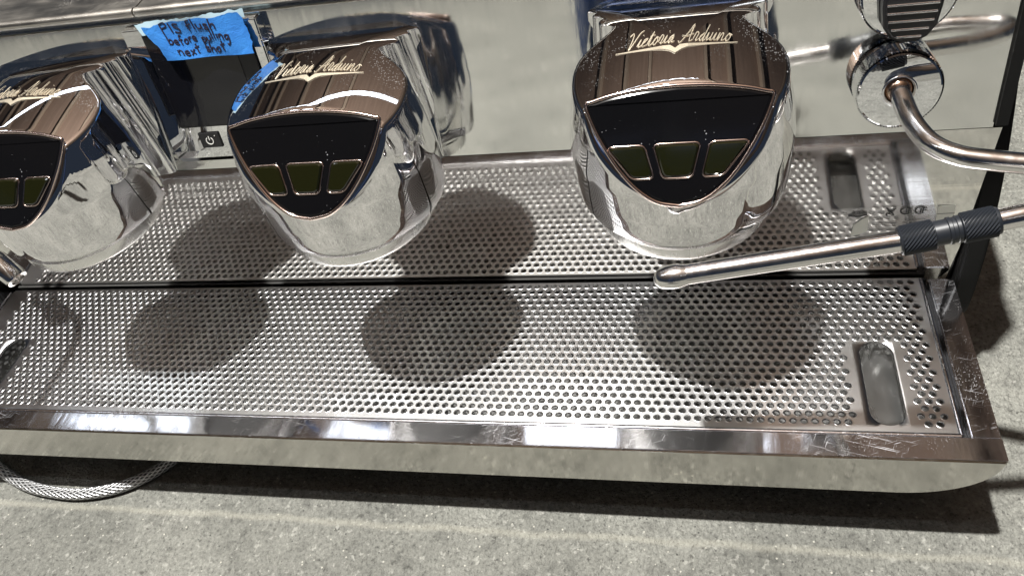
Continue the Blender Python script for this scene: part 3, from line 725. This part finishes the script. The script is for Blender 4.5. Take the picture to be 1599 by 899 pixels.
for a0 in (0.0020, Lg-0.0212):
    MB().lathe([(0.0098, a0+0.019*i/14) for i in range(15)], M, 48, knurl(0.00055, 48)).build('knurled_sleeve', RUBBER, wand)
# left wand of the machine: only its tip comes into view under the first group
lw = spline([(-0.815, 0.575, 0.225), (-0.800, 0.545, 0.222), (-0.770, 0.525, 0.215), (-0.738, 0.505, 0.208), (-0.725, 0.470, 0.203), (-0.722, 0.430, 0.197), (-0.722, 0.390, 0.190), (-0.724, 0.355, 0.184)], 8)
MB().tube(lw, 0.006, 18).build('steam_wand', TUBE, machine, smooth=60, label='second steam wand, swung out past the left picture edge')
M = frame_at((-0.781, 0.527, 0.1000), (0.024, -0.012, -0.022), (1, 0, 0))
sp_ = MB().lathe([(0.006, -0.03), (0.0065, -0.002), (0.0120, 0.000), (0.0128, 0.004), (0.0128, 0.034), (0.0118, 0.0365), (0.008, 0.037), (0.0075, 0.030), (0, 0.030)], M, 32).build('water_spout', TUBE, machine, smooth=40, label='water spout under the left group head, only its end in view')
MB().tube(spline([M @ Vector((0, 0, -0.028)), (-0.812, 0.540, 0.135), (-0.822, 0.548, 0.165), (-0.825, 0.575, 0.190)], 6), 0.006, 14).build('spout_pipe', TUBE, sp_, smooth=60)

# ------------------------------------------------------------------ rating label on the backsplash
def lab(a, b, d):
    q = splash_pt(a, b, d); return (q.x, q.y, q.z)
film = plain('clear_film', (0.8, 0.8, 0.78), 0.25, 0.0, Alpha=0.10)
def label_quad(mb, poly, d): return mb.prism(poly, lab, d, d+0.00015)
RL = label_quad(MB(), [(0.1285, 0.0930), (0.2255, 0.0950), (0.2285, 0.0560), (0.1305, 0.0540)], 0.0004).build('rating_label', film, machine)
label_quad(MB(), [(0.2110, 0.0935), (0.2250, 0.0940), (0.2268, 0.0690), (0.2130, 0.0685)], 0.0007).build('paper_patch', PAPER, RL)
label_quad(MB(), [(0.1430, 0.0720), (0.1490, 0.0790), (0.1545, 0.0830), (0.1565, 0.0640), (0.1500, 0.0590), (0.1425, 0.0570)], 0.0007).build('paper_patch', PAPER, RL)
pm = MB()
def pl(pts, r=0.0005, sm=True):
    pm.tube([Vector(lab(a, b, 0.0009)) for a, b in (spline(pts, 4) if sm and len(pts) > 2 else pts)], r, 6, flat=(0, -1, 0))
pl([(0.1370, 0.0850), (0.1450, 0.0868), (0.1525, 0.0882)], 0.0006); pl([(0.1370, 0.0846), (0.1445, 0.0828), (0.1530, 0.0856)], 0.0008, False)
pl([(0.1400, 0.0874), (0.1412, 0.0898), (0.1425, 0.0878), (0.1445, 0.0900), (0.1458, 0.0880), (0.1480, 0.0902), (0.1500, 0.0886)], 0.0004)
pl([(0.1685, 0.0925), (0.1760, 0.0835)], 0.0005); pl([(0.1765, 0.0925), (0.1690, 0.0835)], 0.0005); pl([(0.1695, 0.0895), (0.1755, 0.0898)], 0.0005); pl([(0.1695, 0.0835), (0.1755, 0.0835)], 0.0005)
for c in (0.1850, 0.1970):
    pl([(c+0.0042*math.cos(a), 0.0888+0.0042*math.sin(a)) for a in np.linspace(0.7, 5.6, 12)], 0.0006)
    pl([(c+0.0005, 0.0915), (c+0.0005, 0.0862)], 0.0005); pl([(c+0.0022, 0.0915), (c+0.0052, 0.0915)], 0.0004); pl([(c+0.0022, 0.0890), (c+0.0050, 0.0890)], 0.0004); pl([(c+0.0024, 0.0915), (c+0.0024, 0.0862)], 0.0005)
for k, (a, b, w) in enumerate(((0.1585, 0.0785, 0.009), (0.1640, 0.0735, 0.016), (0.1600, 0.0690, 0.020), (0.1560, 0.0635, 0.024), (0.1860, 0.0770, 0.018), (0.1850, 0.0725, 0.015), (0.2120, 0.0835, 0.014))):
    pl([(a, b), (a+w, b+0.0004)], 0.0003)
pm.build('printed_marks', PRINT, RL)

# ------------------------------------------------------------------ blue tape note hanging off the deck lip over the screen
note = tag(empty('tape_note', tuple(panel_pt(-0.44, 0.327, 0.016))), 'torn blue tape note with handwriting stuck above the small black screen', 'tape note')
def tp(u, v, d=0.0):
    """u 0..1 along the strip, v 0 bottom .. 1 top: measured corners, curling a little away from the panel"""
    x = (1-v)*((1-u)*-0.4605+u*-0.3725)+v*((1-u)*-0.4745+u*-0.3690)
    z = (1-v)*((1-u)*0.2975+u*0.2975)+v*((1-u)*0.3305+u*0.3345)
    lift = 0.0165+0.0012*math.sin(u*9+v*3)+0.0025*(1-v)**2
    return panel_pt(x, z, lift+d)
NU, NV = 40, 12
vs = []; fs = []
rng = np.random.RandomState(3); jl = rng.rand(NV+1)*0.016; jr = rng.rand(NV+1)*0.022; jt = np.convolve(rng.rand(NU+5), np.ones(5)/5, 'valid')*0.16
for j in range(NV+1):
    for i in range(NU+1):
        v = j/NV; u0 = 0.00+jl[j]+0.015*math.sin(v*5); u1 = 1.0-jr[j]-0.07*v*v
        u = u0+(u1-u0)*i/NU
        vv = v*(1.0-jt[i]*(1 if j == NV else j/NV))
        vs.append(tp(u, vv))
n1 = len(vs)
vs += [Vector(q)-PN*0.0003 for q in vs]
for j in range(NV):
    for i in range(NU):
        a = j*(NU+1)+i; q = (a, a+1, a+NU+2, a+NU+1); fs += [q, tuple(n1+k for k in reversed(q))]
strip = MB().add(vs, fs).build('tape_strip', TAPE, None, smooth=60, fixn=False)
# pale, half stuck upper edge
vs = []; fs = []
jt2 = rng.rand(NU+1)*0.10
for i in range(NU+1):
    u = -0.05+1.02*i/NU
    vs += [tp(u, 0.80-0.10*(1 if i < 5 else 0), -0.0006), tp(u, 1.03-jt2[i]*0.6, -0.0006)]
for i in range(NU): fs.append((2*i, 2*i+2, 2*i+3, 2*i+1))
edge = MB().add(vs, fs).build('torn_edge', TAPE_PALE, None, fixn=False)
hand = MB()
for txt, u0, v0, h, wid in (('P/S Flush', 0.155, 0.655, 0.125, 0.53), ('before pulling', 0.155, 0.375, 0.115, 0.63), ('next shot', 0.19, 0.105, 0.120, 0.52)):
    st, w = strokes(txt, GL, 0.0)
    for s_ in st:
        q = []
        for a, b in s_:
            u = u0+a/w*wid; v = v0+b*h+0.030*math.sin(a*1.3+v0*20)+0.05*(u-u0)
            q.append(tp(u, v, 0.0003))
        hand.tube(q, 0.00075, 6, flat=tuple(PN))
hand = hand.build('handwriting', INK, None)
for o in (strip, edge, hand):
    o.parent = note; o.matrix_parent_inverse = Matrix.Translation(-note.location)

# ------------------------------------------------------------------ braided hose on the floor
hp = spline([(-0.99, 0.50, -0.1222), (-0.93, 0.435, -0.1222), (-0.868, 0.392, -0.1222), (-0.800, 0.363, -0.1222), (-0.745, 0.3535, -0.1222), (-0.700, 0.3545, -0.1222), (-0.655, 0.368, -0.1222), (-0.615, 0.398, -0.1222), (-0.585, 0.445, -0.118), (-0.57, 0.52, -0.105), (-0.57, 0.62, -0.085), (-0.57, 0.70, -0.068)], 12)
hm = MB().tube(hp, 0.0069, 20)
ho = hm.build('braided_hose', BRAID, None, smooth=60, fixn=True)
ul = ho.data.uv_layers.new(name='UVMap'); sides = 20
for pol in ho.data.polygons:
    if len(pol.vertices) > 4: continue
    ks = [v % sides for v in pol.vertices]; wrap = max(ks)-min(ks) > 2
    for li, v in zip(pol.loop_indices, pol.vertices):
        k = v % sides; k = k+sides if (wrap and k < 2) else k
        ul.data[li].uv = ((v//sides)*0.0072, k/sides)
tag(ho, 'braided steel hose curving out from under the drip tray onto the floor', 'hose')

# ------------------------------------------------------------------ the person taking the picture, seen only mirrored in the chrome
def person():
    me = bpy.data.meshes.new('person')
    z0 = FZ
    J = {'pel': (0.10, -0.62, z0+0.90, 0.135), 'hl': (0.00, -0.62, z0+0.86, 0.095), 'hr': (0.20, -0.62, z0+0.86, 0.095),
         'kl': (0.00, -0.55, z0+0.48, 0.068), 'kr': (0.20, -0.55, z0+0.48, 0.068), 'al': (-0.00, -0.58, z0+0.10, 0.046), 'ar': (0.21, -0.58, z0+0.10, 0.046),
         'tl': (-0.02, -0.43, z0+0.045, 0.040), 'tr': (0.23, -0.43, z0+0.045, 0.040),
         'wai': (0.10, -0.60, z0+1.06, 0.125), 'che': (0.09, -0.50, z0+1.28, 0.150), 'nec': (0.07, -0.40, z0+1.46, 0.060), 'hea': (0.05, -0.34, z0+1.58, 0.090), 'top': (0.05, -0.32, z0+1.70, 0.070),
         'sl': (-0.10, -0.45, z0+1.36, 0.060), 'sr': (0.27, -0.44, z0+1.36, 0.060), 'el': (-0.17, -0.38, z0+1.05, 0.045), 'er': (0.30, -0.36, z0+1.05, 0.045),
         'wl': (-0.10, -0.15, z0+0.86, 0.030), 'wr': (0.13, -0.15, z0+0.86, 0.030), 'fl': (-0.055, -0.075, z0+0.82, 0.026), 'fr': (0.075, -0.075, z0+0.82, 0.026)}
    J = {k: (-0.16+(v[0]-0.10)*0.55, v[1]-0.04, v[2], v[3]*0.84) if k not in ('fl', 'fr', 'wl', 'wr') else v for k, v in J.items()}
    K = list(J); E = [('pel', 'hl'), ('pel', 'hr'), ('hl', 'kl'), ('hr', 'kr'), ('kl', 'al'), ('kr', 'ar'), ('al', 'tl'), ('ar', 'tr'), ('pel', 'wai'), ('wai', 'che'), ('che', 'nec'), ('nec', 'hea'), ('hea', 'top'),
         ('che', 'sl'), ('che', 'sr'), ('sl', 'el'), ('sr', 'er'), ('el', 'wl'), ('er', 'wr'), ('wl', 'fl'), ('wr', 'fr')]
    me.from_pydata([J[k][:3] for k in K], [(K.index(a), K.index(b)) for a, b in E], [])
    o = bpy.data.objects.new('person', me); COL.objects.link(o)
    sk = o.modifiers.new('skin', 'SKIN'); sk.use_smooth_shade = True
    for i, k in enumerate(K): me.skin_vertices[0].data[i].radius = (J[k][3], J[k][3]); me.skin_vertices[0].data[i].use_root = (k == 'pel')
    o.modifiers.new('sub', 'SUBSURF').levels = 2; o.modifiers['sub'].render_levels = 2
    m, t, b = nt('clothes_and_skin'); L = t.links
    tc = N(t, 'ShaderNodeTexCoord'); sx = N(t, 'ShaderNodeSeparateXYZ'); L.new(tc.outputs['Object'], sx.inputs[0])
    r = N(t, 'ShaderNodeMapRange'); r.inputs[1].default_value = FZ; r.inputs[2].default_value = FZ+1.8; L.new(sx.outputs[2], r.inputs[0])
    c = ramp(t, [(0.0, (0.03, 0.03, 0.03)), (0.06, (0.025, 0.055, 0.16)), (0.56, (0.012, 0.016, 0.03)), (0.80, (0.45, 0.26, 0.19))]); c.color_ramp.interpolation = 'CONSTANT'
    L.new(r.outputs[0], c.inputs[0]); L.new(c.outputs[0], b.inputs['Base Color']); b.inputs['Roughness'].default_value = 0.85
    me.materials.append(m)
    return tag(o, 'person in blue jeans and a dark top bending forward, seen only mirrored in the chrome', 'person')
person()
